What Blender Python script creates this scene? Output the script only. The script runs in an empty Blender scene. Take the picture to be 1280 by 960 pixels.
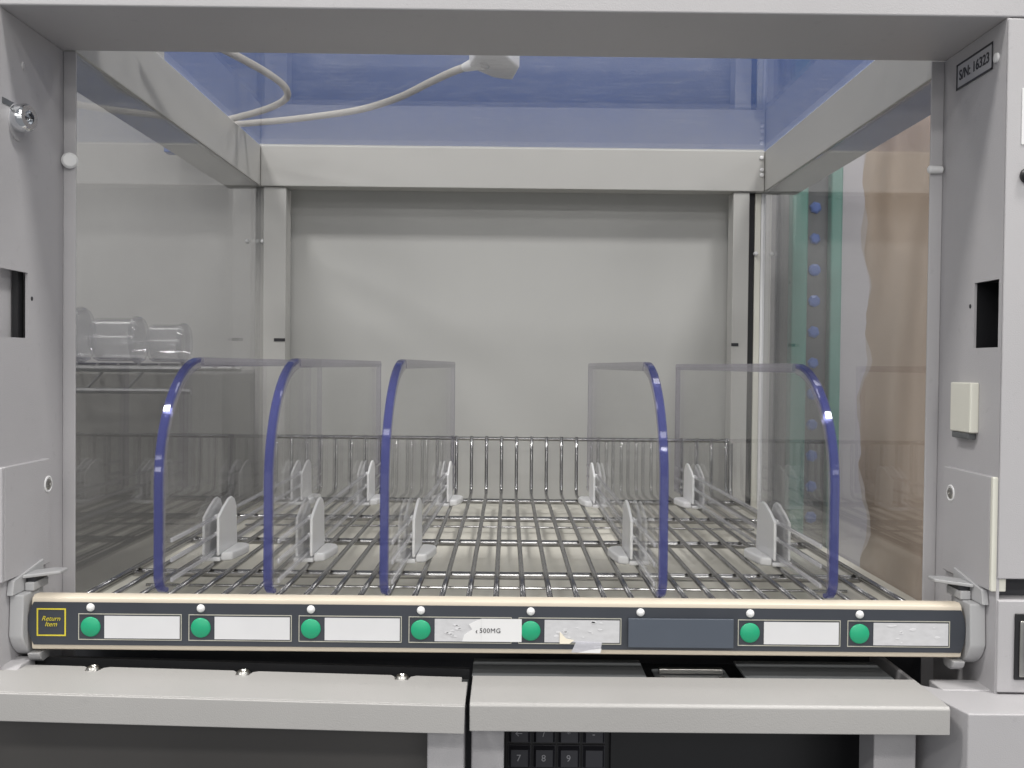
import bpy, bmesh, math, random
from mathutils import Vector, Matrix
random.seed(7)
R = math.radians
scene = bpy.context.scene
C = scene.collection

# ------------------------------------------------------------------ camera
CAM_D = 0.67                       # metres from the lens to the opening plane (Y = 0)
cd = bpy.data.cameras.new('camera')
cam = bpy.data.objects.new('camera', cd); C.objects.link(cam)
cd.sensor_width = 36; cd.lens = 35.24; cd.clip_start = 0.02; cd.clip_end = 100
cam.matrix_world = (Matrix.Translation((0, -CAM_D, 0)) @ Matrix.Rotation(R(-0.27), 4, 'Z')
                    @ Matrix.Rotation(R(90 - 1.05), 4, 'X') @ Matrix.Rotation(R(0.6), 4, 'Z'))
scene.camera = cam
# ------------------------------------------------------------------ world and lamps
w = bpy.data.worlds.new('World'); scene.world = w; w.use_nodes = True
bg = w.node_tree.nodes['Background']
bg.inputs[0].default_value = (0.93, 0.96, 1.0, 1); bg.inputs[1].default_value = 0.31
def troffer_or_fill(x, y, z, p, sx=1.2, sy=0.3, tilt=0):
    l = bpy.data.lights.new('ceiling_or_fill_lamp', 'AREA'); l.shape = 'RECTANGLE'
    l.size = sx; l.size_y = sy; l.energy = p; l.color = (1.0, 0.98, 0.935)
    o = bpy.data.objects.new('ceiling_or_fill_lamp', l); C.objects.link(o); o.location = (x, y, z); o.rotation_euler = (R(tilt), 0, 0)
for y_, p_, t_, sy_ in ((-1.35, 10, 0, 0.3), (-2.3, 26, 0, 0.3), (-4.2, 18, 20, 0.6), (-7.5, 14, 45, 0.8), (-12.0, 34, 65, 1.0)):
    for x_ in ((-2.3, 0.15, 2.5) if y_ > -7 else (-4.2, -0.6, 3.4)):
        troffer_or_fill(x_, y_, 1.45, p_, 1.2, sy_, t_)
for x_ in (-0.78, 0.72):
    troffer_or_fill(x_, -0.48, 1.45, 22, 0.26, 0.20)
for x_ in (-1.4, 0.9):  # pair added to light the partition and the things outside
    troffer_or_fill(x_, 0.75, 1.45, 9)
troffer_or_fill(0.4, -5.0, -0.35, 14, 4.5, 1.5, 93)          # added low fill panel, stands in for light bounced around the room
vs = scene.view_settings
vs.view_transform = 'Standard'; vs.look = 'None'; vs.gamma = 1; vs.exposure = -0.22; vs.use_curve_mapping = False
cy = scene.cycles
cy.max_bounces = 12; cy.diffuse_bounces = 5; cy.glossy_bounces = 9; cy.transmission_bounces = 8
cy.transparent_max_bounces = 48; cy.caustics_reflective = True; cy.caustics_refractive = False
cy.use_denoising = True; cy.sample_clamp_indirect = 4.0

# ------------------------------------------------------------------ materials
def newmat(n):
    m = bpy.data.materials.new(n); m.use_nodes = True
    return m, m.node_tree.nodes, m.node_tree.links
def paint(n, col, rough=0.5, metal=0.0, var=0.06, vscale=9.0, bump=0.0, bscale=900.0, coat=0.0, stretch=None, speck=0.0):
    m, N, L = newmat(n); b = N['Principled BSDF']
    b.inputs['Roughness'].default_value = rough; b.inputs['Metallic'].default_value = metal
    b.inputs['Coat Weight'].default_value = coat
    tc = N.new('ShaderNodeTexCoord'); mp = N.new('ShaderNodeMapping'); L.new(tc.outputs['Object'], mp.inputs[0])
    if stretch: mp.inputs['Scale'].default_value = stretch
    nz = N.new('ShaderNodeTexNoise'); nz.inputs['Scale'].default_value = vscale; nz.inputs['Detail'].default_value = 6
    L.new(mp.outputs[0], nz.inputs['Vector'])
    mx = N.new('ShaderNodeMix'); mx.data_type = 'RGBA'
    c = Vector(col)
    mx.inputs[6].default_value = (*(c * (1 - var)), 1); mx.inputs[7].default_value = (*[min(1, v) for v in c * (1 + var)], 1)
    cr = N.new('ShaderNodeMapRange'); cr.inputs[1].default_value = 0.3; cr.inputs[2].default_value = 0.7
    L.new(nz.outputs['Fac'], cr.inputs[0]); L.new(cr.outputs[0], mx.inputs[0])
    out = mx.outputs[2]
    if speck:
        n2 = N.new('ShaderNodeTexNoise'); n2.inputs['Scale'].default_value = 140; n2.inputs['Detail'].default_value = 3
        L.new(tc.outputs['Object'], n2.inputs['Vector'])
        r2 = N.new('ShaderNodeMapRange'); r2.inputs[1].default_value = 0.66; r2.inputs[2].default_value = 0.72; r2.inputs[4].default_value = speck
        L.new(n2.outputs['Fac'], r2.inputs[0])
        m2 = N.new('ShaderNodeMix'); m2.data_type = 'RGBA'; m2.inputs[7].default_value = (*(c * 0.5), 1)
        L.new(out, m2.inputs[6]); L.new(r2.outputs[0], m2.inputs[0]); out = m2.outputs[2]
    L.new(out, b.inputs['Base Color'])
    r3 = N.new('ShaderNodeMapRange'); r3.inputs[3].default_value = max(0.02, rough - 0.08); r3.inputs[4].default_value = rough + 0.08
    L.new(nz.outputs['Fac'], r3.inputs[0]); L.new(r3.outputs[0], b.inputs['Roughness'])
    if bump:
        n3 = N.new('ShaderNodeTexNoise'); n3.inputs['Scale'].default_value = bscale; n3.inputs['Detail'].default_value = 2
        L.new(tc.outputs['Object'], n3.inputs['Vector'])
        bp = N.new('ShaderNodeBump'); bp.inputs['Strength'].default_value = bump; bp.inputs['Distance'].default_value = 0.0006
        L.new(n3.outputs['Fac'], bp.inputs['Height']); L.new(bp.outputs[0], b.inputs['Normal'])
    return m
def clear(n, tint, haze_col, haze, rough=0.03, ior=1.49, scuff=0.0, scuff_scale=30.0):
    """thin clear plastic: straight-through view + Fresnel sheen + a little haze"""
    m, N, L = newmat(n); N.remove(N['Principled BSDF']); out = N['Material Output']
    geo = N.new('ShaderNodeNewGeometry')
    io = N.new('ShaderNodeMix'); io.data_type = 'FLOAT'
    L.new(geo.outputs['Backfacing'], io.inputs[0]); io.inputs[2].default_value = ior; io.inputs[3].default_value = 1 / ior
    fr = N.new('ShaderNodeFresnel'); L.new(io.outputs[0], fr.inputs['IOR'])
    tr = N.new('ShaderNodeBsdfTransparent'); tr.inputs[0].default_value = (*tint, 1)
    di = N.new('ShaderNodeBsdfDiffuse'); di.inputs[0].default_value = (*haze_col, 1)
    tl = N.new('ShaderNodeBsdfTranslucent'); tl.inputs[0].default_value = (*haze_col, 1)
    dd = N.new('ShaderNodeMixShader'); dd.inputs[0].default_value = 0.4; L.new(di.outputs[0], dd.inputs[1]); L.new(tl.outputs[0], dd.inputs[2])
    h = N.new('ShaderNodeMixShader'); h.inputs[0].default_value = haze
    L.new(tr.outputs[0], h.inputs[1]); L.new(dd.outputs[0], h.inputs[2])
    gl = N.new('ShaderNodeBsdfGlossy'); gl.inputs['Roughness'].default_value = rough
    mx = N.new('ShaderNodeMixShader'); L.new(fr.outputs[0], mx.inputs[0]); L.new(h.outputs[0], mx.inputs[1]); L.new(gl.outputs[0], mx.inputs[2])
    L.new(mx.outputs[0], out.inputs[0])
    if scuff:
        tc = N.new('ShaderNodeTexCoord'); mp = N.new('ShaderNodeMapping'); mp.inputs['Scale'].default_value = (1, 3.5, 3.5); mp.inputs['Rotation'].default_value = (0, 0, 0.5)
        L.new(tc.outputs['Object'], mp.inputs[0])
        nz = N.new('ShaderNodeTexNoise'); nz.inputs['Scale'].default_value = scuff_scale; nz.inputs['Detail'].default_value = 8; nz.inputs['Roughness'].default_value = 0.7
        L.new(mp.outputs[0], nz.inputs['Vector'])
        mr = N.new('ShaderNodeMapRange'); mr.inputs[1].default_value = 0.5; mr.inputs[2].default_value = 0.8; mr.inputs[3].default_value = haze; mr.inputs[4].default_value = haze + scuff
        L.new(nz.outputs['Fac'], mr.inputs[0]); L.new(mr.outputs[0], h.inputs[0])
    return m
M = {}
M['case'] = paint('case_paint', (0.435, 0.425, 0.44), 0.45, var=0.05, vscale=7, speck=0.12, bump=0.25, bscale=1500)
M['inner'] = paint('inner_paint', (0.455, 0.45, 0.432), 0.5, var=0.05, vscale=4, bump=0.15, bscale=1200)
M['back'] = paint('back_paint', (0.435, 0.435, 0.42), 0.42, var=0.07, vscale=3.5, bump=0.1, bscale=1000, stretch=(1, 1, 0.35))
M['tray'] = paint('tray_paint', (0.74, 0.715, 0.63), 0.22, var=0.10, vscale=14, stretch=(3, 0.5, 1))  # lengthwise streaks put the wires' shadows into the colour
M['ledge'] = paint('ledge_paint', (0.385, 0.376, 0.37), 0.4, var=0.045, speck=0.08, vscale=6, bump=0.2, bscale=1600)
M['plastic'] = paint('grey_plastic', (0.43, 0.43, 0.44), 0.35, var=0.02, vscale=8)
M['white'] = paint('white_plastic', (0.78, 0.78, 0.785), 0.32, var=0.02)
M['ivory'] = paint('ivory_plastic', (0.68, 0.67, 0.60), 0.35, var=0.02)
M['cream'] = paint('cream_plastic', (0.62, 0.55, 0.45), 0.35, var=0.03, vscale=20)
M['face'] = paint('dark_membrane', (0.040, 0.045, 0.057), 0.38, var=0.06, vscale=30)
M['green'] = paint('green_button', (0.012, 0.34, 0.17), 0.4, var=0.04, vscale=60)
M['card'] = paint('label_card', (0.64, 0.64, 0.66), 0.5, var=0.02, vscale=60)
M['residue'] = paint('worn_label', (0.55, 0.55, 0.57), 0.35, var=0.06, vscale=160, stretch=(1, 1, 2.2))
M['paper'] = paint('white_sticker', (0.72, 0.72, 0.73), 0.55, var=0.01)
M['tape'] = clear('tape', (0.9, 0.9, 0.93), (0.9, 0.9, 0.95), 0.55, rough=0.15, scuff=0.3, scuff_scale=120)
M['tan_paper'] = paint('old_paper', (0.80, 0.74, 0.62), 0.6)
M['line'] = paint('beige_line', (0.45, 0.44, 0.38), 0.5)
M['yellow'] = paint('yellow_print', (0.62, 0.52, 0.04), 0.5)
M['slate'] = paint('slate_plate', (0.070, 0.084, 0.11), 0.42, var=0.05, vscale=15)
M['black'] = paint('black_plastic', (0.012, 0.012, 0.014), 0.4)
M['hollow_shade'] = paint('painted_hollow_shade', (0.035, 0.036, 0.042), 0.7)  # near-black stands in for the shade inside gaps and hollows
M['dark'] = paint('dark_grey_metal', (0.10, 0.105, 0.11), 0.4)
M['ink'] = paint('black_ink', (0.02, 0.02, 0.025), 0.5)
M['greyink'] = paint('pale_ink', (0.40, 0.40, 0.43), 0.5)
M['chrome'] = paint('chrome_wire', (0.315, 0.313, 0.315), 0.22, metal=1.0, var=0.14, vscale=70)
M['lock'] = paint('polished_chrome', (0.75, 0.77, 0.80), 0.10, metal=1.0, var=0.05)
M['screw'] = paint('screw_steel', (0.50, 0.49, 0.47), 0.3, metal=1.0, var=0.1, vscale=80)
M['sheet'] = clear('clear_side_acrylic', (0.955, 0.955, 0.96), (0.6, 0.6, 0.62), 0.012, rough=0.012, scuff=0.03, scuff_scale=14)
M['roofsheet'] = clear('clear_roof_acrylic', (0.97, 0.97, 0.985), (0.75, 0.78, 0.85), 0.003, rough=0.012, scuff=0.16, scuff_scale=34)
M['plate'] = clear('clear_divider', (0.994, 0.994, 0.996), (0.88, 0.88, 0.90), 0.004, rough=0.015, ior=1.24, scuff=0.03, scuff_scale=45)
M['rib'] = clear('clear_rib', (0.88, 0.88, 0.90), (0.85, 0.85, 0.88), 0.32, rough=0.06)
M['toprim'] = clear('clear_top_edge', (0.80, 0.79, 0.84), (0.62, 0.60, 0.68), 0.16, rough=0.08)
M['inner_refraction'] = clear('refraction_band', (0.84, 0.83, 0.85), (0.70, 0.68, 0.70), 0.16, rough=0.06)  # pale tint imitates light refracted inside the edge
M['rim'] = clear('blue_edge', (0.57, 0.59, 0.83), (0.135, 0.15, 0.385), 0.40, rough=0.07)
M['jar'] = clear('clear_jar', (0.93, 0.93, 0.94), (0.92, 0.92, 0.94), 0.06, rough=0.05)
M['cable'] = paint('cable_jacket', (0.50, 0.475, 0.44), 0.5, var=0.03)
M['keycap'] = paint('keycap', (0.045, 0.045, 0.055), 0.45)
M['screen'] = paint('dark_screen', (0.07, 0.066, 0.064), 0.35, var=0.1)
M['teal'] = paint('teal_paint', (0.095, 0.24, 0.205), 0.3, var=0.10, vscale=20)
M['web'] = paint('channel_web', (0.075, 0.08, 0.09), 0.5, var=0.1)
M['bluebit'] = paint('blue_insert', (0.05, 0.11, 0.36), 0.35)
M['tan'] = paint('tan_drape', (0.325, 0.25, 0.19), 0.6, var=0.14, vscale=5, stretch=(1.5, 1, 0.6))
M['liner'] = paint('torn_liner', (0.38, 0.335, 0.31), 0.6, var=0.08)
M['torn'] = paint('torn_paper', (0.44, 0.42, 0.45), 0.6, var=0.05)
M['wall'] = paint('wall_paint', (0.38, 0.375, 0.37), 0.7, var=0.08, vscale=3)
M['rack_shade'] = paint('rack_shade_paint', (0.12, 0.116, 0.108), 0.6, var=0.15, vscale=5)  # dark tone stands in for the shaded hollow under the rack
M['rack'] = paint('rack_wire', (0.16, 0.16, 0.165), 0.35, metal=0.8, var=0.15, vscale=60)
M['film'] = paint('blue_partition_paint', (0.022, 0.082, 0.30), 0.45, var=0.08, vscale=4)

# ------------------------------------------------------------------ mesh helpers
class MB:
    def __init__(s): s.bm = bmesh.new()
    def box(s, x0, x1, y0, y1, z0, z1):
        v = [s.bm.verts.new(p) for p in ((x0,y0,z0),(x1,y0,z0),(x1,y1,z0),(x0,y1,z0),(x0,y0,z1),(x1,y0,z1),(x1,y1,z1),(x0,y1,z1))]
        for f in ((3,2,1,0),(4,5,6,7),(0,1,5,4),(1,2,6,5),(2,3,7,6),(3,0,4,7)): s.bm.faces.new([v[i] for i in f])
        return s
    def prism(s, pts, axis, a, b):
        """polygon extruded along an axis; pts are the two other coordinates in order"""
        def P(p, t): return (t, p[0], p[1]) if axis == 'x' else ((p[0], t, p[1]) if axis == 'y' else (p[0], p[1], t))
        A = [s.bm.verts.new(P(p, a)) for p in pts]; B = [s.bm.verts.new(P(p, b)) for p in pts]; n = len(pts)
        s.bm.faces.new(A[::-1]); s.bm.faces.new(B)
        for i in range(n): s.bm.faces.new((A[i], A[(i+1) % n], B[(i+1) % n], B[i]))
        bmesh.ops.recalc_face_normals(s.bm, faces=s.bm.faces[:]); return s
    def tube(s, path, r, n=8, cap=True):
        path = [Vector(p) for p in path]; rings = []; up = None
        for i, p in enumerate(path):
            t = (path[min(i+1, len(path)-1)] - path[max(i-1, 0)]).normalized()
            if up is None: up = Vector((0, 0, 1)) if abs(t.z) < 0.9 else Vector((1, 0, 0))
            a = t.cross(up).normalized(); b = a.cross(t).normalized(); up = b
            rr = r[i] if isinstance(r, (list, tuple)) else r
            rings.append([s.bm.verts.new(p + a * rr * math.cos(2*math.pi*k/n) + b * rr * math.sin(2*math.pi*k/n)) for k in range(n)])
        for q0, q1 in zip(rings, rings[1:]):
            for k in range(n): s.bm.faces.new((q0[k], q0[(k+1) % n], q1[(k+1) % n], q1[k]))
        if cap: s.bm.faces.new(rings[0][::-1]); s.bm.faces.new(rings[-1])
        bmesh.ops.recalc_face_normals(s.bm, faces=s.bm.faces[:]); return s
    def lathe(s, c, axis, prof, n=24):
        """prof: (radius, offset along axis)"""
        c = Vector(c); ax = Vector(axis).normalized(); u = ax.orthogonal().normalized(); v = ax.cross(u); rings = []
        for rad, off in prof:
            rings.append([s.bm.verts.new(c + ax*off + (u*math.cos(2*math.pi*k/n) + v*math.sin(2*math.pi*k/n))*max(rad, 1e-5)) for k in range(n)])
        for q0, q1 in zip(rings, rings[1:]):
            for k in range(n): s.bm.faces.new((q0[k], q0[(k+1) % n], q1[(k+1) % n], q1[k]))
        s.bm.faces.new(rings[0][::-1]); s.bm.faces.new(rings[-1])
        bmesh.ops.recalc_face_normals(s.bm, faces=s.bm.faces[:]); return s
    def build(s, name, mat, parent=None, bevel=0.0, smooth=False, seg=2):
        me = bpy.data.meshes.new(name); s.bm.to_mesh(me); s.bm.free(); return link(name, me, mat, parent, bevel, smooth, seg)
def link(name, data, mat, parent=None, bevel=0.0, smooth=False, seg=2):
    o = bpy.data.objects.new(name, data); C.objects.link(o)
    if mat is not None:
        data.materials.clear(); data.materials.append(M[mat])
    if parent is not None:
        o.parent = parent
        if parent.type == 'EMPTY' and not parent.get('_local'): o.location = -parent.location
    if smooth:
        for p in data.polygons: p.use_smooth = True
        es = o.modifiers.new('split', 'EDGE_SPLIT'); es.split_angle = R(40)
    if bevel:
        b = o.modifiers.new('bevel', 'BEVEL'); b.width = bevel; b.segments = seg; b.limit_method = 'ANGLE'; b.angle_limit = R(40); b.harden_normals = False
        for p in data.polygons: p.use_smooth = True
        wn = o.modifiers.new('wn', 'WEIGHTED_NORMAL'); wn.keep_sharp = True
    return o
def tag(o, label, cat=None, group=None, kind=None):
    if label: o['label'] = label
    if cat: o['category'] = cat
    if group: o['group'] = group
    if kind: o['kind'] = kind
    return o
def thing(name, label, cat, loc=(0, 0, 0), group=None, local=False):
    o = bpy.data.objects.new(name, None); C.objects.link(o); o.location = loc; o.empty_display_size = 0.02
    if local: o['_local'] = 1
    return tag(o, label, cat, group)
def box(name, mat, parent, x0, x1, y0, y1, z0, z1, bevel=0.0008):
    return MB().box(x0, x1, y0, y1, z0, z1).build(name, mat, parent, bevel)
def text(name, body, mat, parent, size, loc, rot, shear=0.0, align='CENTER', ext=0.00008, space=1.0, bold=0.0, line=1.0):
    cu = bpy.data.curves.new(name, 'FONT'); cu.body = body; cu.size = size; cu.align_x = align; cu.align_y = 'CENTER'
    cu.shear = shear; cu.extrude = ext; cu.space_character = space; cu.offset = bold; cu.space_line = line; cu.resolution_u = 3
    cu.materials.append(M[mat])
    tmp = bpy.data.objects.new(name, cu); C.objects.link(tmp); bpy.context.view_layer.update()
    me = bpy.data.meshes.new_from_object(tmp.evaluated_get(bpy.context.evaluated_depsgraph_get()))
    bpy.data.objects.remove(tmp); bpy.data.curves.remove(cu)
    o = bpy.data.objects.new(name, me); C.objects.link(o); o.parent = parent
    off = -parent.location if (parent.type == 'EMPTY' and not parent.get('_local')) else Vector((0, 0, 0))
    o.location = Vector(loc) + off; o.rotation_euler = rot
    return o
def copy_tree(o, parent=None):
    c = o.copy(); C.objects.link(c); c.parent = parent
    for ch in list(o.children): copy_tree(ch, c)
    return c
def frame_holes(mb, x0, x1, Y0, Y1, Z0, Z1, hy0, hy1, hz0, hz1):
    """slab thin in x with one rectangular opening, as four butted boxes"""
    mb.box(x0, x1, Y0, Y1, hz1, Z1).box(x0, x1, Y0, Y1, Z0, hz0)
    if hy0 > Y0: mb.box(x0, x1, Y0, hy0, hz0, hz1)
    if hy1 < Y1: mb.box(x0, x1, hy1, Y1, hz0, hz1)
    return mb

# ------------------------------------------------------------------ setting
bw = box('wall', 'wall', None, -2.2, 2.4, 1.60, 1.64, -1.2, 1.3, 0); tag(bw, 'plain grey wall far behind the cabinet', kind='structure')

# ------------------------------------------------------------------ the cabinet
YF = -0.085                        # front plane of the posts and header
PL, PR = -0.296, 0.2885            # inner faces of the two front posts
ZT, ZR = 0.2055, 0.2525            # underside of the header and rails; roof sheet
YB = 0.496                         # rear rail
ZTRAY = -0.166
cab = thing('medicine_cabinet', 'light grey metal medicine cabinet with clear sides and open front', 'cabinet', (0, 0.25, -0.32))
def P(*a, **k): return box(*a, **k)
# header
box('header', 'case', cab, -0.60, 0.60, YF, 0.0, ZT, ZT + 0.10, 0.0012)
# front posts: inner skin with window, rear flange, front skin
def post(s, xi):
    X = lambda a: xi + s * a      # a measured outward from the inner skin
    lo = lambda a, b: (min(X(a), X(b)), max(X(a), X(b)))
    m = MB(); x0, x1 = lo(0, 0.0016)
    wy0 = YF + 0.004 if s > 0 else YF + 0.001
    frame_holes(m, x0, x1, YF + 0.0001, 0.0, -0.30, ZT - 0.0005, wy0, -0.0500, 0.0138, 0.0540)
    p = m.build('side_post', 'case', cab)
    x0, x1 = lo(-0.0085, 0.0)
    f = MB().box(x0, x1, -0.0016, 0.0, -0.30, ZT - 0.0005).build('rear_flange', 'case', p, 0.0006)
    if s > 0:
        x0, x1 = lo(0.0, 0.31)
        MB().box(x0, x1, YF - 0.0016, YF, -0.122, ZT - 0.001).build('front_skin', 'case', p, 0.0008)
    # what lies behind the window
    x0, x1 = lo(0.022, 0.024) if s > 0 else lo(0.0085, 0.0100)
    b = MB().box(x0, x1, YF + 0.002, -0.006, -0.01, 0.08).build('window_backing', 'case' if s < 0 else 'black', p)
    x0, x1 = lo(0.0017, 0.022)
    if s > 0:
        wm = MB(); wm.box(x0, x1, -0.0495, -0.0475, 0.0, 0.07); wm.box(x0, x1, YF + 0.002, -0.0495, 0.0545, 0.056); wm.build('window_return', 'black', p)
    else:
        x0, x1 = lo(0.004, 0.0075); MB().box(x0, x1, -0.0545, -0.0475, 0.0, 0.07).build('window_return', 'black', p)
    return p
pl = post(-1, PL); pr = post(1, PR)
# circuit details behind the right window
for (y, z, hy, hz) in ((-0.066, 0.045, 0.0020, 0.0042), (-0.070, 0.028, 0.0012, 0.006), (-0.060, 0.025, 0.002, 0.0015), (-0.075, 0.034, 0.001, 0.003)):
    MB().box(PR + 0.0195, PR + 0.0222, y - hy, y + hy, z - hz, z + hz).build('circuit_component', 'greyink' if hz < 0.005 else 'dark', pr)
MB().lathe((PL + 0.0001, -0.045, 0.0385), (1, 0, 0), [(0.0014, 0), (0.0013, 0.0002)], 12).build('pin_hole', 'ink', pl)
MB().lathe((PR - 0.0001, -0.045, 0.0400), (-1, 0, 0), [(0.0014, 0), (0.0013, 0.0002)], 12).build('pin_hole', 'ink', pr)
# key lock on the left post
lk = MB().lathe((PL, -0.064, 0.1430), (1, 0, 0), [(0.0112, 0), (0.0112, 0.0005), (0.0100, 0.0008), (0.0090, 0.0008)], 28).build('lock_ring', 'case', cab, smooth=True)
lc = MB().lathe((PL, -0.066, 0.1445), (1, -0.25, 0.05), [(0.0082, 0), (0.0082, 0.0085), (0.0070, 0.0100), (0.0040, 0.0100), (0.0034, 0.0075), (0.0001, 0.0075)], 28).build('lock_cylinder', 'lock', cab, smooth=True)
MB().box(PL + 0.0076, PL + 0.0084, -0.0705, -0.0660, 0.1440, 0.1452).build('key_slot', 'ink', lc)
box('lock_recess', 'dark', cab, PL - 0.0005, PL + 0.0004, YF + 0.003, -0.066, 0.1500, 0.1535, 0)
# bumpers
MB().lathe((PL + 0.0045, -0.0020, 0.1325), (0.45, -1, 0), [(0.0052, 0), (0.0052, 0.002), (0.0040, 0.0034), (0.0001, 0.0038)], 20).build('bumper', 'white', cab, smooth=True)
MB().lathe((PR - 0.0015, -0.003, 0.1330), (-1, -0.1, 0), [(0.0024, 0), (0.0026, 0.006), (0.0026, 0.0085), (0.0014, 0.0095), (0.0001, 0.0096)], 16).build('bumper', 'white', cab, smooth=True)
# serial plate on the right post, lying along the post's depth
sp = box('serial_plate', 'greyink', cab, PR - 0.0005, PR - 0.0001, -0.0690, -0.0210, 0.1805, 0.1965, 0)
fm = MB()
for (y0, y1, z0, z1) in ((-0.0690, -0.0210, 0.1955, 0.1967), (-0.0690, -0.0210, 0.1803, 0.1815), (-0.0692, -0.0680, 0.1803, 0.1967), (-0.0222, -0.0208, 0.1803, 0.1967)):
    fm.box(PR - 0.0008, PR - 0.0004, y0, y1, z0, z1)
fm.build('plate_border', 'ink', sp)
text('serial_text', 'S/N: 16323', 'ink', sp, 0.0090, (PR - 0.0007, -0.0450, 0.1885), (R(90), 0, R(-90)), bold=0.00012)
MB().lathe((PR, -0.0735, 0.1855), (-1, 0, 0), [(0.0030, 0), (0.0028, 0.0012), (0.0001, 0.002)], 14).build('rivet', 'white', cab, smooth=True)
MB().lathe((PL, -0.0560, 0.1790), (1, 0, 0), [(0.0026, 0), (0.0024, 0.0006), (0.0001, 0.001)], 14).build('rivet', 'case', cab, smooth=True)
# latch block on the right post
lt = box('latch', 'ivory', cab, PR - 0.0055, PR + 0.0002, -0.0590, -0.0310, -0.0385, -0.0075, 0.0010)
MB().box(PR - 0.0050, PR, -0.0560, -0.0330, -0.0425, -0.0386).build('latch_foot', 'dark', lt, 0.0006)
# cover plates with a screw each
def cover(s, xi, y0, y1):
    a, b = sorted((xi - s * 0.0030, xi + s * 0.0010))
    c = MB().box(a, b, y0, y1, -0.1300, -0.0625).build('cover_plate', 'case', cab, 0.0008)
    a, b = sorted((xi - s * 0.0030, xi + s * 0.0060))
    MB().box(a, b, y0 - 0.0035, y0 - 0.0003, -0.1300, -0.0625).build('plate_front', 'ivory' if s > 0 else 'case', c, 0.0008)
    q = MB().lathe((xi - s * 0.0028, -0.029, -0.0788), (-s, 0, 0), [(0.0054, 0), (0.0054, 0.0006), (0.0046, 0.0009), (0.0040, 0.0004)], 20).build('washer', 'white', c, smooth=True)
    MB().lathe((xi - s * 0.0030, -0.029, -0.0788), (-s, 0, 0), [(0.0036, 0), (0.0036, 0.0006), (0.0028, 0.0012), (0.0012, 0.0012), (0.0010, 0.0003)], 16).build('screw', 'screw', c, smooth=True)
cover(-1, PL, YF + 0.001, -0.0260); cover(1, PR, YF + 0.0040, -0.0180)
# front sticker and knob at the right edge
st = box('sticker', 'paper', cab, 0.2970, 0.330, YF - 0.0021, YF - 0.0017, 0.1315, 0.1640, 0)
MB().lathe((0.3035, YF - 0.0021, 0.1520), (0, -1, 0), [(0.0040, 0), (0.0040, 0.0002)], 20).build('sticker_spot', 'bluebit', st)
MB().lathe((0.3010, YF - 0.0016, 0.1135), (0, -1, 0), [(0.0046, 0), (0.0046, 0.002), (0.0035, 0.0032), (0.0001, 0.0032)], 22).build('knob', 'black', cab, smooth=True)
# rails
RL, RR_ = -0.2885, 0.2965
box('side_rail', 'inner', cab, RL - 0.043, RL, 0.0003, YB + 0.0245, ZT, ZR - 0.0004)
box('side_rail', 'inner', cab, RR_, RR_ + 0.043, 0.0003, YB + 0.0245, ZT, ZR - 0.0004)
rr = box('rear_rail', 'inner', cab, RL + 0.0003, RR_ - 0.0003, YB, YB + 0.0240, ZT - 0.0005, ZR - 0.0004, 0.0012)
# bolts in the rear corner
for (x, z) in ((RR_ - 0.0045, 0.2440), (RR_ - 0.0040, 0.2300), (RR_ - 0.0040, 0.2240)):
    MB().lathe((x, YB - 0.0002, z), (0, -1, 0), [(0.0024, 0), (0.0022, 0.0016), (0.0001, 0.0022)], 12).build('rivet', 'white', rr, smooth=True)
# roof, side and back sheets
box('roof_sheet', 'roofsheet', cab, RL - 0.020, RR_ + 0.020, 0.0005, YB + 0.020, ZR, ZR + 0.0030, 0)
box('side_sheet', 'sheet', cab, -0.2925, -0.2900, 0.0006, YB + 0.010, ZTRAY - 0.02, ZT - 0.0004, 0)
box('side_sheet', 'sheet', cab, 0.2980, 0.3005, 0.0006, YB + 0.010, ZTRAY - 0.02, ZT - 0.0004, 0)
box('sheet_edge', 'white', cab, 0.2955, 0.3005, YB + 0.0105, YB + 0.0135, ZTRAY, ZT - 0.0010, 0.0003)
box('sheet_edge', 'inner', cab, -0.2960, -0.2860, YB + 0.0105, YB + 0.0135, ZTRAY, ZT - 0.0010, 0.0003)
def corner(x0, x1, sl):
    c = box('corner_post', 'inner', cab, x0, x1, YB + 0.0030, YB + 0.0300, ZTRAY, ZT - 0.0010, 0.0010)
    MB().box(*sl, YB + 0.0022, YB + 0.0032, 0.0255, 0.0290).build('slot', 'ink', c)
corner(-0.2855, -0.2590, (-0.2720, -0.2592)); corner(0.2610, 0.2800, (0.2608, 0.2690))
box('gap_shade_strip', 'black', cab, 0.2803, 0.2880, YB + 0.0120, YB + 0.0280, ZTRAY, ZT - 0.0010, 0)  # black strip painted in for the dark gap beside the corner post
box('corner_filler', 'ivory', cab, 0.2882, 0.2952, YB + 0.0100, YB + 0.0280, ZTRAY, ZT - 0.0010, 0.0008)
for (x, z) in ((0.2890, 0.1340), (-0.2870, 0.1420), (-0.3050, 0.1420)):
    MB().lathe((x, YB + 0.0100, z), (0, -1, 0), [(0.0026, 0), (0.0026, 0.003), (0.0018, 0.005), (0.0001, 0.0054)], 14).build('bumper', 'white', cab, smooth=True)
box('back_panel', 'back', cab, -0.300, 0.305, YB + 0.0420, YB + 0.0440, ZTRAY - 0.02, ZR + 0.01, 0)
box('floor_tray', 'tray', cab, -0.2895, 0.2975, -0.0450, YB + 0.0415, ZTRAY - 0.0020, ZTRAY, 0.0006)
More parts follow.
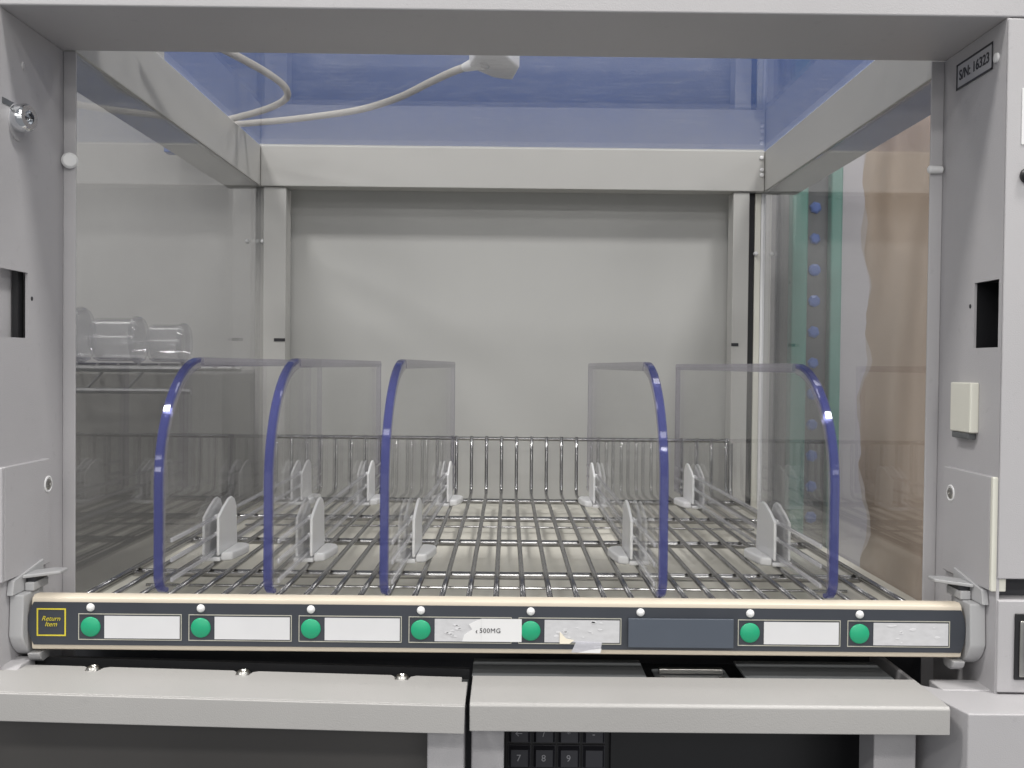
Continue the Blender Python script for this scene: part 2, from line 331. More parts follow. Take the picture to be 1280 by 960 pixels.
# lower body: added dark panel shades the hollow and hides the background
box('hollow_blocker', 'hollow_shade', cab, -0.60, 0.60, 0.020, 0.024, -0.60, ZTRAY - 0.0025, 0)
lb = MB().box(0.2890, 0.60, YF - 0.0016, YF + 0.03, -0.1890, -0.1345).build('lower_front', 'case', cab, 0.0010)
sl = MB().box(0.2985, 0.3075, YF - 0.0030, YF - 0.0016, -0.1810, -0.1420).build('slot_frame', 'black', lb, 0.0006)
MB().box(0.3010, 0.3045, YF - 0.0042, YF - 0.0030, -0.1790, -0.1460).build('slot_bar', 'screw', sl, 0.0006)
box('gap_backing', 'hollow_shade', cab, 0.2890, 0.60, YF + 0.012, YF + 0.014, -0.1345, -0.1220, 0)  # dark sheet added behind the gap to keep it black
# ------------------------------------------------------------------ label rail with its end brackets
BY = -0.067
bar = thing('label_rail', 'long dark label rail with green buttons across the front of the shelf', 'label rail', (0, BY, -0.175))
BL, BR = -0.287, 0.2785
prof = [(BY + 0.010, -0.1418), (BY + 0.003, -0.1412), (BY, -0.1428), (BY - 0.0006, -0.1455), (BY - 0.0006, -0.1708), (BY, -0.1738), (BY + 0.003, -0.1748), (BY + 0.016, -0.1748)]
MB().prism(prof, 'x', BL + 0.002, BR - 0.002).build('rail_body', 'cream', bar, 0.0005)
# membrane with rounded ends
pts = []
for k in range(13):
    t = -1 + 2 * k / 12; pts.append((BR - 0.0028 * t * t, -0.15795 + 0.01285 * t))
for k in range(13):
    t = 1 - 2 * k / 12; pts.append((BL + 0.0036 * t * t, -0.15795 + 0.01285 * t))
MB().prism(pts, 'y', BY - 0.0014, BY - 0.0005).build('membrane', 'face', bar)
FY = BY - 0.0015
def outline(x0, x1, z0, z1, wd, mat, name):
    m = MB()
    for a in ((x0, x1, z1 - wd, z1), (x0, x1, z0, z0 + wd), (x0, x0 + wd, z0 + wd, z1 - wd), (x1 - wd, x1, z0 + wd, z1 - wd)):
        m.box(a[0], a[1], FY - 0.0002, FY + 0.0001, a[2], a[3])
    return m.build(name, mat, bar)
outline(-0.2815, -0.2640, -0.1655, -0.1488, 0.0008, 'yellow', 'return_frame')
text('return_text', 'Return\nItem', 'yellow', bar, 0.0040, (-0.2730, FY - 0.0002, -0.1567), (R(90), 0, 0), shear=0.3, bold=0.0, line=0.85)
bx0, pitch = -0.2492, 0.0662
for i in range(8):
    cx = bx0 + i * pitch
    MB().lathe((cx, FY, -0.1480), (0, -1, 0), [(0.0025, 0), (0.0023, 0.0008), (0.0014, 0.0016), (0.0001, 0.0019)], 16).build('indicator_lamp', 'white', bar, smooth=True)
    if i == 5:
        o = MB().box(cx - 0.0075, cx + 0.0560, FY - 0.0022, FY - 0.0004, -0.1688, -0.1512).build('blank_plate', 'slate', bar, 0.0004)
        tag(o, 'blank slate grey plate covering one button position'); continue
    outline(cx - 0.0073, cx + 0.0547, -0.1676, -0.1517, 0.00045, 'line', 'button_frame')
    MB().lathe((cx, FY, -0.15975), (0, -1, 0), [(0.0060, 0), (0.0058, 0.0005), (0.0054, 0.0008), (0.0001, 0.0009)], 32).build('button', 'green', bar, smooth=True)
    worn = i in (3, 4, 7)
    x0, x1 = cx + 0.0084, cx + 0.0536
    if i == 3:
        MB().box(x0, cx + 0.044, FY - 0.0004, FY, -0.1665, -0.1530).build('label_card', 'residue', bar)
        o = MB().box(cx + 0.0365, cx + 0.0608, FY - 0.0008, FY - 0.00045, -0.1664, -0.1526).build('sticker', 'paper', bar)
        pp = [(cx + 0.0250, -0.1664), (cx + 0.0364, -0.1664), (cx + 0.0364, -0.1526), (cx + 0.0340, -0.1536), (cx + 0.0290, -0.1560), (cx + 0.0310, -0.1590), (cx + 0.0262, -0.1625)]
        MB().prism(pp, 'y', FY - 0.0008, FY - 0.00045).build('torn_sticker_edge', 'paper', bar)
        text('label_text', '500MG', 'ink', bar, 0.0040, (cx + 0.0418, FY - 0.0009, -0.1598), (R(90), 0, 0), bold=0.0, space=1.1)
        text('label_text', '‹', 'ink', bar, 0.0034, (cx + 0.0336, FY - 0.0009, -0.1601), (R(90), 0, 0), bold=0.0001)
    else:
        MB().box(x0, x1, FY - 0.0004, FY, -0.1665, -0.1530).build('label_card', 'residue' if worn else 'card', bar)
# scraps of tape and glue left on the worn labels
def scrap(name, mat, pts, dy=0.0009):
    return MB().prism(pts, 'y', FY - dy, FY - dy + 0.0002).build(name, mat, bar)
c4 = bx0 + 4 * pitch; c7 = bx0 + 7 * pitch; c3 = bx0 + 3 * pitch
scrap('paper_scrap', 'tan_paper', [(c4 + 0.0175, -0.1672), (c4 + 0.0235, -0.1672), (c4 + 0.0262, -0.1650), (c4 + 0.0215, -0.1640), (c4 + 0.0176, -0.1600)])
scrap('tape_scrap', 'tape', [(c4 + 0.0245, -0.1722), (c4 + 0.0420, -0.1722), (c4 + 0.0430, -0.1660), (c4 + 0.0275, -0.1655)], 0.0016)
scrap('tape_scrap', 'paper', [(c4 + 0.0285, -0.1722), (c4 + 0.0420, -0.1724), (c4 + 0.0428, -0.1697), (c4 + 0.0350, -0.1708)], 0.0019)
for cc, n in ((c4, 16), (c7, 9), (c3, 10)):
    for k in range(n):
        hi = 0.043 if cc is c4 else (0.047 if cc is c7 else 0.024)
        x = cc + random.uniform(0.014, hi); z = random.uniform(-0.1650, -0.1540); r_ = random.uniform(0.0004, 0.0014)
        pp = [(x + r_ * random.uniform(0.5, 2.4) * math.cos(a), z + r_ * random.uniform(0.3, 0.8) * math.sin(a)) for a in [2 * math.pi * j / 7 for j in range(7)]]
        scrap('glue_spot', 'card', pp, 0.00058)
scrap('glue_spot', 'paper', [(-0.2004 + 0.0024, -0.1560), (-0.1996 + 0.0024, -0.1560), (-0.1996 + 0.0024, -0.1545), (-0.2004 + 0.0024, -0.1545)], 0.0003)
# end brackets
def bracket(s, xe, xo):
    """s: side, xe: rail end, xo: post face"""
    a, b = sorted((xe, xo)); m = MB()
    pr_ = [(BY + 0.020, -0.1400), (BY - 0.0060, -0.1400)]
    for k in range(9):
        t = R(20 + 70 * k / 8); pr_.append((BY + 0.012 - 0.0205 * math.cos(t), -0.1560 - 0.0235 * math.sin(t)))
    pr_ += [(BY + 0.020, -0.1795)]
    e = MB().prism(pr_, 'x', a + 0.0002, b - 0.0002).build('end_bracket', 'plastic', bar, 0.0010)
    # hook under the rail
    a2, b2 = sorted((xe - s * 0.0075, xe - s * 0.0003))
    hk = [(BY - 0.0030, -0.1758), (BY + 0.012, -0.1758), (BY + 0.012, -0.1815), (BY + 0.003, -0.1820), (BY - 0.0010, -0.1795)]
    MB().prism(hk, 'x', a2, b2).build('hook', 'plastic', e, 0.0006)
    # upright cheek against the post and release lever on top
    a3, b3 = sorted((xo - s * 0.0042, xo - s * 0.0002))
    ck = [(BY + 0.030, -0.1250), (BY - 0.008, -0.1310), (BY - 0.010, -0.1398), (BY + 0.030, -0.1398)]
    MB().prism(ck, 'x', a3, b3).build('cheek', 'plastic', e, 0.0006)
    a4, b4 = sorted((xe - s * 0.0120, xo - s * 0.0044))
    lv = [(a4, BY + 0.016), (b4, BY + 0.001), (b4, BY + 0.018), ((a4 + b4) / 2, BY + 0.026), (a4, BY + 0.026)]
    if s < 0: lv = [(b4, BY + 0.016), (a4, BY + 0.001), (a4, BY + 0.018), ((a4 + b4) / 2, BY + 0.026), (b4, BY + 0.026)]
    l = MB().prism(lv, 'z', -0.1318, -0.1296).build('release_lever', 'plastic', e, 0.0006)
    a5, b5 = sorted((xe - s * 0.0010, xo - s * 0.0046))
    MB().box(a5, b5, BY + 0.006, BY + 0.022, -0.1345, -0.1320).build('lever_gap', 'ink', l)
    MB().box(a5, b5, BY + 0.004, BY + 0.024, -0.1398, -0.1346).build('lever_base', 'plastic', l, 0.0006)
bracket(-1, BL, PL); bracket(1, BR, PR)

# ------------------------------------------------------------------ wire shelf
ZW = -0.1466                        # axis of the long wires
SL, SR_ = -0.267, 0.2555
shelf = thing('wire_shelf', 'chrome wire shelf with raised back edge inside the cabinet', 'wire shelf', (0, 0.2, ZTRAY))
yF, yR = -0.0480, 0.4750
nw = 31
base = None
pth = [(0, yF, ZW)] + [(0, yF + (yR - 0.012 - yF) * k / 6, ZW) for k in range(1, 7)]
for k in range(1, 6):
    a = R(90 * k / 5); pth.append((0, yR - 0.012 + 0.012 * math.sin(a), ZW + 0.012 - 0.012 * math.cos(a)))
pth += [(0, yR + 0.001, -0.110), (0, yR + 0.001, -0.0810)]
mbw = MB().tube(pth, 0.00190, 8); wire_me = bpy.data.meshes.new('wire'); mbw.bm.to_mesh(wire_me); mbw.bm.free(); wire_me.materials.append(M['chrome'])
for p in wire_me.polygons: p.use_smooth = True
for i in range(nw):
    o = bpy.data.objects.new('wire', wire_me); C.objects.link(o); o.parent = shelf
    o.location = Vector((SL + 0.004 + (SR_ - SL - 0.008) * i / (nw - 1), 0, 0)) - shelf.location
for d in (0.719, 0.852, 0.985, 1.115):
    y = d - CAM_D
    MB().tube([(SL, y, ZW - 0.0047), (SR_, y, ZW - 0.0047)], 0.0029, 10).build('cross_bar', 'chrome', shelf, smooth=True)
for x in (SL - 0.001, SR_ + 0.001):
    MB().tube([(x, yF, ZW - 0.004), (x, yR - 0.01, ZW - 0.004), (x, yR - 0.002, ZW + 0.002), (x, yR, ZW + 0.01), (x, yR, -0.086)], 0.0028, 10).build('side_bar', 'chrome', shelf, smooth=True)
MB().tube([(SL, yR + 0.0045, -0.0840), (SR_, yR + 0.0045, -0.0840)], 0.0022, 10).build('back_bar', 'chrome', shelf, smooth=True)
MB().tube([(SL, yF + 0.002, ZW - 0.012), (SR_, yF + 0.002, ZW - 0.012)], 0.0026, 10).build('cross_bar', 'chrome', shelf, smooth=True)
for d in (0.716, 0.987):  # thin wires for the faint lines just below two cross bars
    MB().tube([(SL + 0.01, d - CAM_D, ZW - 0.0130), (SR_ - 0.01, d - CAM_D, ZW - 0.0130)], 0.0011, 8).build('thin_low_wire', 'chrome', shelf, smooth=True)
# ------------------------------------------------------------------ dividers
LEN, HT, TH = 0.530, 0.1480, 0.0046
def profile():
    pts = []
    for k in range(7):                                     # lower front corner
        a = R(270 - 90 * k / 6); pts.append((0.013 + 0.013 * math.cos(a), 0.013 + 0.013 * math.sin(a)))
    for k in range(19):                                    # long upper curve
        a = R(180 - 90 * k / 18); pts.append((0.085 + 0.085 * math.cos(a), HT - 0.078 + 0.078 * math.sin(a)))
    return pts
front = profile()
def band(pts, th, depth, mat, name, parent, rounded=True):
    """rim that follows an open line in the plate's plane"""
    m = MB(); n = len(pts); rings = []
    sec = [(-0.5, 1.0), (-0.5, 0.25), (-0.36, 0.0), (0.36, 0.0), (0.5, 0.25), (0.5, 1.0)]
    for i, p in enumerate(pts):
        a = Vector(pts[max(i-1, 0)]); b = Vector(pts[min(i+1, n-1)]); t = (b - a).normalized(); nrm = Vector((t.y, -t.x))
        rings.append([m.bm.verts.new((sx * th, p[0] + nrm.x * dz * depth, p[1] + nrm.y * dz * depth)) for sx, dz in sec])
    for q0, q1 in zip(rings, rings[1:]):
        for k in range(6): m.bm.faces.new((q0[k], q0[(k+1) % 6], q1[(k+1) % 6], q1[k]))
    m.bm.faces.new(rings[0]); m.bm.faces.new(rings[-1][::-1])
    bmesh.ops.recalc_face_normals(m.bm, faces=m.bm.faces[:])
    return m.build(name, mat, parent, smooth=True)
def clip(parent, y, s):
    e = bpy.data.objects.new('clip', None); C.objects.link(e); e.parent = parent; e['_local'] = 1; e.location = (0, y, 0.0034)
    tabp = [(0, 0.001), (0, 0.0290), (0.012, 0.0345), (0.027, 0.0395), (0.034, 0.0400), (0.041, 0.0375), (0.046, 0.0315), (0.049, 0.0010)]
    a, b = sorted((s * 0.0044, s * 0.0066)); MB().prism(tabp, 'x', a, b).build('tab', 'white', e, 0.0007)
    a, b = sorted((-s * 0.0040, -s * 0.0060)); MB().prism([(p[0], p[1] * 0.985) for p in tabp], 'x', a, b).build('tab', 'white', e, 0.0007)
    a, b = sorted((-s * 0.0075, s * 0.0068))
    fb = MB().box(a, b, 0.001, 0.045, -0.0035, -0.0003).build('saddle', 'white', e, 0.0008)
    a, b = sorted((s * 0.0069, s * 0.0180))
    fp = [(s * 0.0069, 0.002), (s * 0.0145, 0.006), (s * 0.0175, 0.022), (s * 0.0190, 0.036), (s * 0.0170, 0.043), (s * 0.0120, 0.046), (s * 0.0069, 0.046)]
    MB().prism(fp, 'z', -0.0035, 0.0030).build('foot', 'white', e, 0.0016)
    for z in (0.0165, 0.0290):
        a, b = sorted((-s * 0.0040, s * 0.0043)) 
        MB().box(*sorted((s * 0.0026, s * 0.0043)), 0.001, 0.010, z - 0.0015, z + 0.0015).build('grip', 'white', e, 0.0004)
    return e
def divider(x, yaw, s, label):
    d = thing('shelf_divider', label, 'divider', (x, -0.0550, -0.1444), 'clear dividers standing on the wire shelf', local=True)
    d.rotation_euler = (0, 0, R(yaw))
    full = [(p[0] + 0.0015 if p[0] < 0.05 else p[0], p[1]) for p in front]
    inset = []
    n = len(front)
    for i, p in enumerate(front):
        a = Vector(front[max(i-1, 0)]); b = Vector(front[min(i+1, n-1)]); t = (b - a).normalized(); inset.append((p[0] + t.y * 0.0030, p[1] - t.x * 0.0030))
    outl = inset + [(LEN - 0.0030, HT - 0.0030), (LEN - 0.0030, 0.0030)]
    MB().prism(outl, 'x', -TH / 2, TH / 2).build('panel', 'plate', d)
    band(front[:-1], 0.0052, 0.0029, 'rim', 'front_edge', d)
    band([front[-1], (0.2, HT), (0.36, HT), (LEN, HT)], 0.0052, 0.0065, 'toprim', 'top_edge', d)
    band([(LEN, HT - 0.003), (LEN, 0.08), (LEN, 0.003)], 0.0052, 0.0029, 'toprim', 'rear_edge', d)
    band(inset[3:-1], 0.0049, 0.0042, 'inner_refraction', 'edge_refraction', d)  # added paler band stands in for refraction just inside the rim
    for z in (0.0320, 0.0195, 0.0070):
        a, b = sorted((s * TH / 2 + s * 0.0001, s * TH / 2 + s * 0.0016))
        MB().box(a, b, 0.016, LEN - 0.006, z - 0.0014, z + 0.0014).build('rib', 'rib', d, 0.0004)
    clip(d, 0.110, s); clip(d, 0.405, s)
    return d
divider(-0.2140, 0.0, 1, 'clear divider with blue edge, leftmost on the wire shelf beside the side sheet')
divider(-0.1465, 0.0, 1, 'clear divider with blue edge, second from left, behind the third green button')
divider(-0.0750, -1.4, 1, 'clear divider with blue edge on the left border of the wide empty bay')
divider(0.0975, 0.3, -1, 'clear divider with pale blue edge on the right border of the wide bay')
divider(0.2030, 0.9, -1, 'clear divider with pale blue edge, rightmost, in front of the teal channel')

# ------------------------------------------------------------------ cable on the roof sheet, blue film above
zc = ZR + 0.0065
cp = [(-0.262, 0.10, zc), (-0.240, 0.158, zc), (-0.229, 0.190, zc), (-0.2165, 0.235, zc), (-0.2115, 0.275, zc), (-0.2175, 0.312, zc), (-0.237, 0.345, zc), (-0.262, 0.372, zc), (-0.285, 0.392, zc), (-0.300, 0.405, zc),
      (-0.3060, 0.417, zc), (-0.296, 0.424, zc), (-0.272, 0.416, zc), (-0.240, 0.404, zc), (-0.195, 0.382, zc), (-0.150, 0.354, zc), (-0.108, 0.308, zc), (-0.0760, 0.258, zc), (-0.052, 0.222, zc), (-0.036, 0.203, zc)]
def spline(P_, n=5):
    P_ = [Vector(p) for p in P_]; out = []
    for i in range(len(P_) - 1):
        p0 = P_[max(i-1, 0)]; p1 = P_[i]; p2 = P_[i+1]; p3 = P_[min(i+2, len(P_)-1)]
        for k in range(n):
            t = k / n; out.append(0.5 * ((2*p1) + (p2-p0)*t + (2*p0-5*p1+4*p2-p3)*t*t + (3*p1-p0-3*p2+p3)*t**3))
    return out + [P_[-1]]
cab_ = thing('cable', 'cream cable with white plug lying on the clear roof sheet', 'cable', (-0.2, 0.3, ZR + 0.003))
MB().tube(spline(cp), 0.0034, 10).build('cord', 'cable', cab_, smooth=True)
pgp = [(-0.036, 0.198), (-0.0292, 0.1616), (-0.006, 0.157), (0.0076, 0.1976), (0.002, 0.234), (-0.0157, 0.2267), (-0.024, 0.2144)]
MB().prism(pgp, 'z', ZR + 0.0032, ZR + 0.025).build('plug', 'white', cab_, 0.0020)
MB().tube([(-0.040, 0.2075, zc), (-0.030, 0.196, zc), (-0.022, 0.188, zc)], [0.0038, 0.0058, 0.0070], 12).build('strain_relief', 'white', cab_, smooth=True)
bp_ = box('blue_partition', 'film', None, -0.745, 1.6, 1.50, 1.53, 0.452, 1.32, 0.002); tag(bp_, 'blue partition behind the cabinet, seen through its clear roof', 'partition')

# ------------------------------------------------------------------ lower ledges
ZL = -0.1868
rl = thing('keyboard_shelf_cover', 'long pale grey folded metal ledge on the right below the label rail', 'ledge', (0.115, -0.10, ZL - 0.016))
yf, yr = 0.551 - CAM_D, 0.6005 - CAM_D
MB().prism([(yr, ZL), (yf + 0.0015, ZL), (yf, ZL - 0.0015), (yf, ZL - 0.0158), (yf + 0.002, ZL - 0.0158), (yf + 0.002, ZL - 0.0030), (yr, ZL - 0.0030)], 'x', -0.0190, 0.2476).build('folded_top', 'ledge', rl, 0.0006)
MB().box(0.2449, 0.2474, yf + 0.0024, yr + 0.002, ZL - 0.0156, ZL - 0.0032).build('end_flap', 'ledge', rl, 0.0005)
# plates and hardware behind it
for (x0, x1) in ((-0.0195, 0.0860), (0.1460, 0.2360)):
    MB().box(x0, x1, yr + 0.0006, yr + 0.036, ZL - 0.0016, ZL - 0.0002).build('rear_plate', 'dark', rl, 0.0004)
hw = MB().box(0.0930, 0.1390, yr + 0.0010, yr + 0.030, ZL - 0.0056, ZL - 0.0040).build('hinge_plate', 'dark', rl, 0.0005)
MB().box(0.0960, 0.1360, yr + 0.018, yr + 0.022, ZL - 0.0038, ZL - 0.0004).build('hinge_rib', 'screw', hw, 0.0006)
for x in (0.0975, 0.1335):
    MB().lathe((x, yr + 0.010, ZL - 0.0040), (0, 0, 1), [(0.0020, 0), (0.0018, 0.0012), (0.0001, 0.0016)], 12).build('screw', 'screw', hw, smooth=True)
# left ledge, a little tilted
ll = thing('screen_hood', 'pale grey tilted metal ledge with three screw notches on the left', 'ledge', (-0.0215, yf, ZL - 0.001), local=True)
ll.rotation_euler = (0, R(1.25), R(0.35))
dY = yr - yf
notches = (-0.0395, -0.134, -0.223)
top = [(0, 0), (0, dY - 0.009), (-0.0035, dY - 0.009), (-0.0035, dY)]
for n_ in notches:
    top += [(n_ + 0.0085, dY), (n_ + 0.0050, dY - 0.0022), (n_ + 0.0040, dY - 0.0085), (n_ - 0.0035, dY - 0.0085), (n_ - 0.0045, dY - 0.0022), (n_ - 0.0065, dY)]
top += [(-0.300, dY), (-0.300, 0)]
MB().prism(top, 'z', -0.0024, 0).build('folded_top', 'ledge', ll, 0.0005)
MB().box(-0.300, 0, -0.0020, -0.0002, -0.0158, -0.0002).build('front_lip', 'ledge', ll, 0.0006)
for n_ in notches:
    MB().lathe((n_ + 0.0003, dY - 0.0050, -0.0040), (0, 0, 1), [(0.0044, 0), (0.0042, 0.0042), (0.0032, 0.0056), (0.0022, 0.0058), (0.0010, 0.0046)], 16).build('screw', 'screw', ll, smooth=True)
MB().box(-0.300, 0.0, dY - 0.012, dY + 0.012, -0.0075, -0.0050).build('mounting_strip', 'dark', ll)
MB().box(-0.300, 0.0005, dY + 0.0125, dY + 0.0160, -0.030, 0.0010).build('rear_lip', 'black', ll)

# ------------------------------------------------------------------ screen below the left ledge
sc = thing('monitor', 'dark flat screen in a pale grey frame under the left ledge', 'monitor', (-0.15, -0.07, -0.33))
box('screen_glass', 'screen', sc, -0.330, -0.0440, -0.0850, -0.0820, -0.330, -0.2030)
box('frame_side', 'case', sc, -0.0438, -0.0225, -0.1000, -0.0700, -0.330, -0.2030, 0.0012)
box('frame_back', 'hollow_shade', sc, -0.332, -0.0230, -0.0815, -0.0705, -0.330, -0.2030, 0)
# ------------------------------------------------------------------ keyboard under the right ledge
kb = thing('keyboard', 'black keyboard with number pad stowed upright under the right ledge', 'keyboard', (0.12, 0.0, -0.36))
KY = -0.012
box('keyboard_case', 'black', kb, -0.0005, 0.300, KY, KY + 0.018, -0.370, -0.220, 0.002)
kp = [('←', '/', '*', '-'), ('7', '8', '9', '')]
cap = MB(); cap.prism([(-0.0084, -0.0084), (0.0084, -0.0084), (0.0084, 0.0084), (-0.0084, 0.0084)], 'y', 0.0, -0.0015)
v0 = [cap.bm.verts.new(p) for p in ((-0.0080, -0.0015, -0.0080), (0.0080, -0.0015, -0.0080), (0.0080, -0.0015, 0.0080), (-0.0080, -0.0015, 0.0080))]
v1 = [cap.bm.verts.new(p) for p in ((-0.0062, -0.0070, -0.0058), (0.0062, -0.0070, -0.0058), (0.0062, -0.0070, 0.0068), (-0.0062, -0.0070, 0.0068))]
for k in range(4): cap.bm.faces.new((v0[k], v0[(k+1) % 4], v1[(k+1) % 4], v1[k]))
cap.bm.faces.new(v1); bmesh.ops.recalc_face_normals(cap.bm, faces=cap.bm.faces[:])
cap_me = bpy.data.meshes.new('key'); cap.bm.to_mesh(cap_me); cap.bm.free(); cap_me.materials.append(M['keycap'])
kx0, kz0, kpx = 0.0105, -0.2410, 0.01630
for r_, row in enumerate(kp + [('4', '5', '6', '')]):
    for c_, ch in enumerate(row):
        o = bpy.data.objects.new('key', cap_me); C.objects.link(o); o.parent = kb; o.scale = (0.88, 1, 0.88)
        o.location = Vector((kx0 + c_ * kpx, KY, kz0 - r_ * kpx)) - kb.location
        if ch and r_ < 2:
            t = text('key_text', ch, 'greyink', kb, 0.0062, (kx0 + c_ * kpx - 0.0005, KY - 0.0072, kz0 - r_ * kpx + 0.0006), (R(90), 0, 0))
box('key_panel', 'black', kb, 0.0700, 0.2900, KY - 0.0040, KY - 0.0002, -0.360, -0.225, 0.001)
# housing round the keyboard
hs = thing('keyboard_housing', 'grey metal housing around the stowed keyboard', 'housing', (0.12, -0.05, -0.33))
box('side_frame', 'case', hs, -0.0188, 0.0004, -0.0900, -0.0600, -0.345, -0.2030, 0.001)
box('side_frame', 'case', hs, 0.2180, 0.2430, -0.0850, -0.0600, -0.345, -0.2030, 0.001)
box('top_plate', 'hollow_shade', hs, 0.0010, 0.2430, -0.0598, 0.015, -0.2060, -0.2035, 0)
# ------------------------------------------------------------------ blocks at the lower corners
rb = thing('corner_housing', 'pale grey metal corner block right of the long ledge', 'corner block', (0.35, -0.1, -0.40))
MB().prism([(0.2520, 0.010), (0.2520, -0.0700), (0.2650, -0.0800), (0.600, -0.0800), (0.600, -0.1200), (0.2570, -0.1200), (0.2490, -0.0850), (0.2490, 0.010)], 'z', -0.42, -0.1900).build('housing_body', 'case', rb, 0.001)
MB().box(0.2600, 0.60, -0.0799, -0.0600, -0.42, -0.1895).build('housing_back', 'case', rb, 0.001)
lbk = thing('corner_bracket', 'small grey folded bracket at the left end of the label rail', 'bracket', (-0.31, -0.08, -0.20))
MB().prism([(-0.100, -0.2000), (-0.100, -0.1890), (-0.078, -0.1800), (-0.060, -0.1800), (-0.060, -0.2000)], 'x', -0.345, -0.2860).build('bracket_body', 'case', lbk, 0.001)
MB().lathe((-0.2900, -0.0950, -0.1892), (0.1, -0.7, 0.7), [(0.0022, 0), (0.0020, 0.0006)], 12).build('bolt_hole', 'ink', lbk)

# ------------------------------------------------------------------ things seen through the right side sheet
tc_ = thing('teal_channel', 'teal upright channel with blue inserts behind the right side sheet', 'upright channel', (0.40, 0.64, -0.45))
def at(px, d): return (px - 634) * d / 1253
d0 = 1.30; y0 = d0 - CAM_D
box('channel_web', 'web', tc_, at(1006, d0), at(1038, d0), y0 + 0.010, y0 + 0.013, -0.45, 0.30)
box('channel_flange', 'teal', tc_, at(987, d0), at(1007, d0), y0 - 0.004, y0 + 0.016, -0.45, 0.30, 0.003)
box('channel_flange', 'teal', tc_, at(1035, d0), at(1050, d0), y0 - 0.004, y0 + 0.016, -0.45, 0.30, 0.003)
for k in range(16):
    z = 0.2505 - 0.0405 * k
    MB().lathe((at(1019, d0), y0 + 0.0098, z), (0, -1, 0), [(random.uniform(0.0076, 0.0092), 0), (random.uniform(0.0066, 0.0082), 0.002), (0.0050, 0.003), (0.0001, 0.0032)], random.choice((6, 7, 9))).build('insert', 'bluebit', tc_)
gp = box('grey_panel', 'case', None, at(938, 1.34), at(986, 1.34), 0.66, 0.68, -0.45, 0.26); tag(gp, 'narrow pale grey panel beside the teal channel', 'panel')
# torn paper edge and board
tp = MB(); ring = []
random.seed(3)
zz = [-0.45 + 0.77 * k / 60 for k in range(61)]
xs = [at(1079, 1.38) + 0.006 * math.sin(z * 21) + 0.0035 * math.sin(z * 57 + 1) + random.uniform(-0.0015, 0.0015) for z in zz]
pp = [(at(1046, 1.38), -0.45)] + list(zip(xs, zz)) + [(at(1046, 1.38), 0.32)]
o = tp.prism(pp, 'y', 0.710, 0.7125).build('torn_sheet', 'torn', None); tag(o, 'pale torn paper strip with a ragged edge over the tan drape', 'paper')
xs2 = [x + 0.0085 + 0.004 * math.sin(z * 33 + 2) + 0.003 * math.sin(z * 71) for x, z in zip(xs, zz)]
o = MB().prism([(at(1060, 1.40), -0.45)] + list(zip(xs2, zz)) + [(at(1060, 1.40), 0.32)], 'y', 0.728, 0.7295).build('torn_liner', 'liner', None); tag(o, 'dusky pink torn paper layer just behind the pale torn strip', 'paper')
dm = MB(); gx, gz = 110, 26; g = {}
for i in range(gx + 1):
    for j in range(gz + 1):
        x = at(1050, 1.42) + 0.62 * i / gx; z = -0.60 + 0.985 * j / gz
        g[i, j] = dm.bm.verts.new((x, 0.765 + 0.011 * math.sin(44 * x + 7 * z) + 0.006 * math.sin(97 * x - 11 * z + 1) + 0.004 * math.sin(23 * z + 15 * x), z))
for i in range(gx):
    for j in range(gz): dm.bm.faces.new((g[i, j], g[i+1, j], g[i+1, j+1], g[i, j+1]))
tb = dm.build('tan_drape', 'tan', None)
for p in tb.data.polygons: p.use_smooth = True
so = tb.modifiers.new('thick', 'SOLIDIFY'); so.thickness = 0.002
tag(tb, 'tan brown drape with soft folds seen through the right side sheet', 'drape')
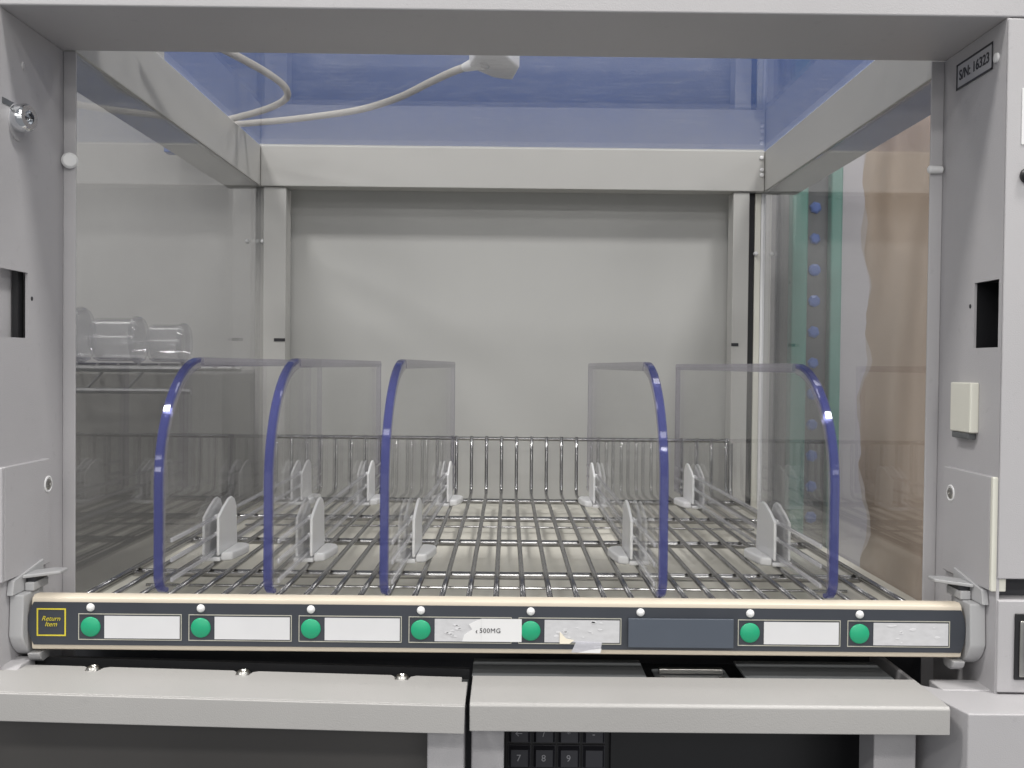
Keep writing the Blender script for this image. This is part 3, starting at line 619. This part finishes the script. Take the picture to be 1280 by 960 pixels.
# ------------------------------------------------------------------ things seen through the left side sheet
rk = thing('wire_rack', 'grey wire rack outside the left side sheet carrying clear jars', 'wire rack', (-0.55, 0.45, -0.06))
zr = -0.0070
MB().tube([(-0.95, 0.330, zr), (-0.315, 0.330, zr)], 0.0035, 8).build('front_rod', 'rack', rk, smooth=True)
MB().tube([(-0.95, 0.330, zr - 0.022), (-0.315, 0.330, zr - 0.022)], 0.0030, 8).build('front_rod', 'rack', rk, smooth=True)
MB().tube([(-0.95, 0.520, zr), (-0.315, 0.520, zr)], 0.0035, 8).build('rear_rod', 'rack', rk, smooth=True)
for k in range(30):
    x = -0.92 + 0.0205 * k
    MB().tube([(x, 0.328, zr + 0.004), (x, 0.525, zr + 0.004)], 0.0017, 6).build('rack_wire', 'rack', rk, smooth=True)
for k in range(15):
    x = -0.90 + 0.040 * k
    MB().tube([(x, 0.330, zr - 0.022), (x + 0.020, 0.330, zr)], 0.0014, 6).build('truss_wire', 'rack', rk, smooth=True)
du = box('shade_block', 'rack_shade', None, -1.10, -0.312, 0.430, 1.10, -0.70, -0.012, 0.002); tag(du, 'dark grey block added for the shade under the wire rack on the left', 'shade block')  # block put in to darken the space below the rack
def jar(x0, x1, y, r_, label):
    j = thing('clear_jar', label, 'jar', ((x0 + x1) / 2, y, zr + 0.0058), 'clear jars lying on the wire rack')
    zc_ = zr + 0.0060 + r_
    L_ = x1 - x0
    MB().lathe((x0, y, zc_), (1, 0, 0), [(r_ * 0.90, 0), (r_ * 0.94, 0.002), (r_ * 0.94, L_ * 0.80), (r_, L_ * 0.84), (r_, L_ * 0.97), (r_ * 0.93, L_), (r_ * 0.90, L_ - 0.002), (r_ * 0.88, L_ * 0.5), (r_ * 0.86, 0.003)], 16).build('jar_body', 'jar', j, 0.0012)
    MB().lathe((x0, y, zc_), (1, 0, 0), [(r_ * 1.0, L_ * 0.86), (r_ * 1.04, L_ * 0.865), (r_ * 1.04, L_ * 0.89), (r_ * 1.0, L_ * 0.895)], 32).build('rim_bead', 'jar', j, smooth=True)
jar(-0.475, -0.425, 0.345, 0.0275, 'clear jar cut off by the grey post, leftmost of three on the rack')
jar(-0.424, -0.376, 0.365, 0.0236, 'clear jar lying in the middle of the three on the rack')
jar(-0.374, -0.336, 0.385, 0.0208, 'clear jar lying nearest the side sheet, smallest of three')
for m in bpy.data.objects:
    if m.get('_local'): del m['_local']
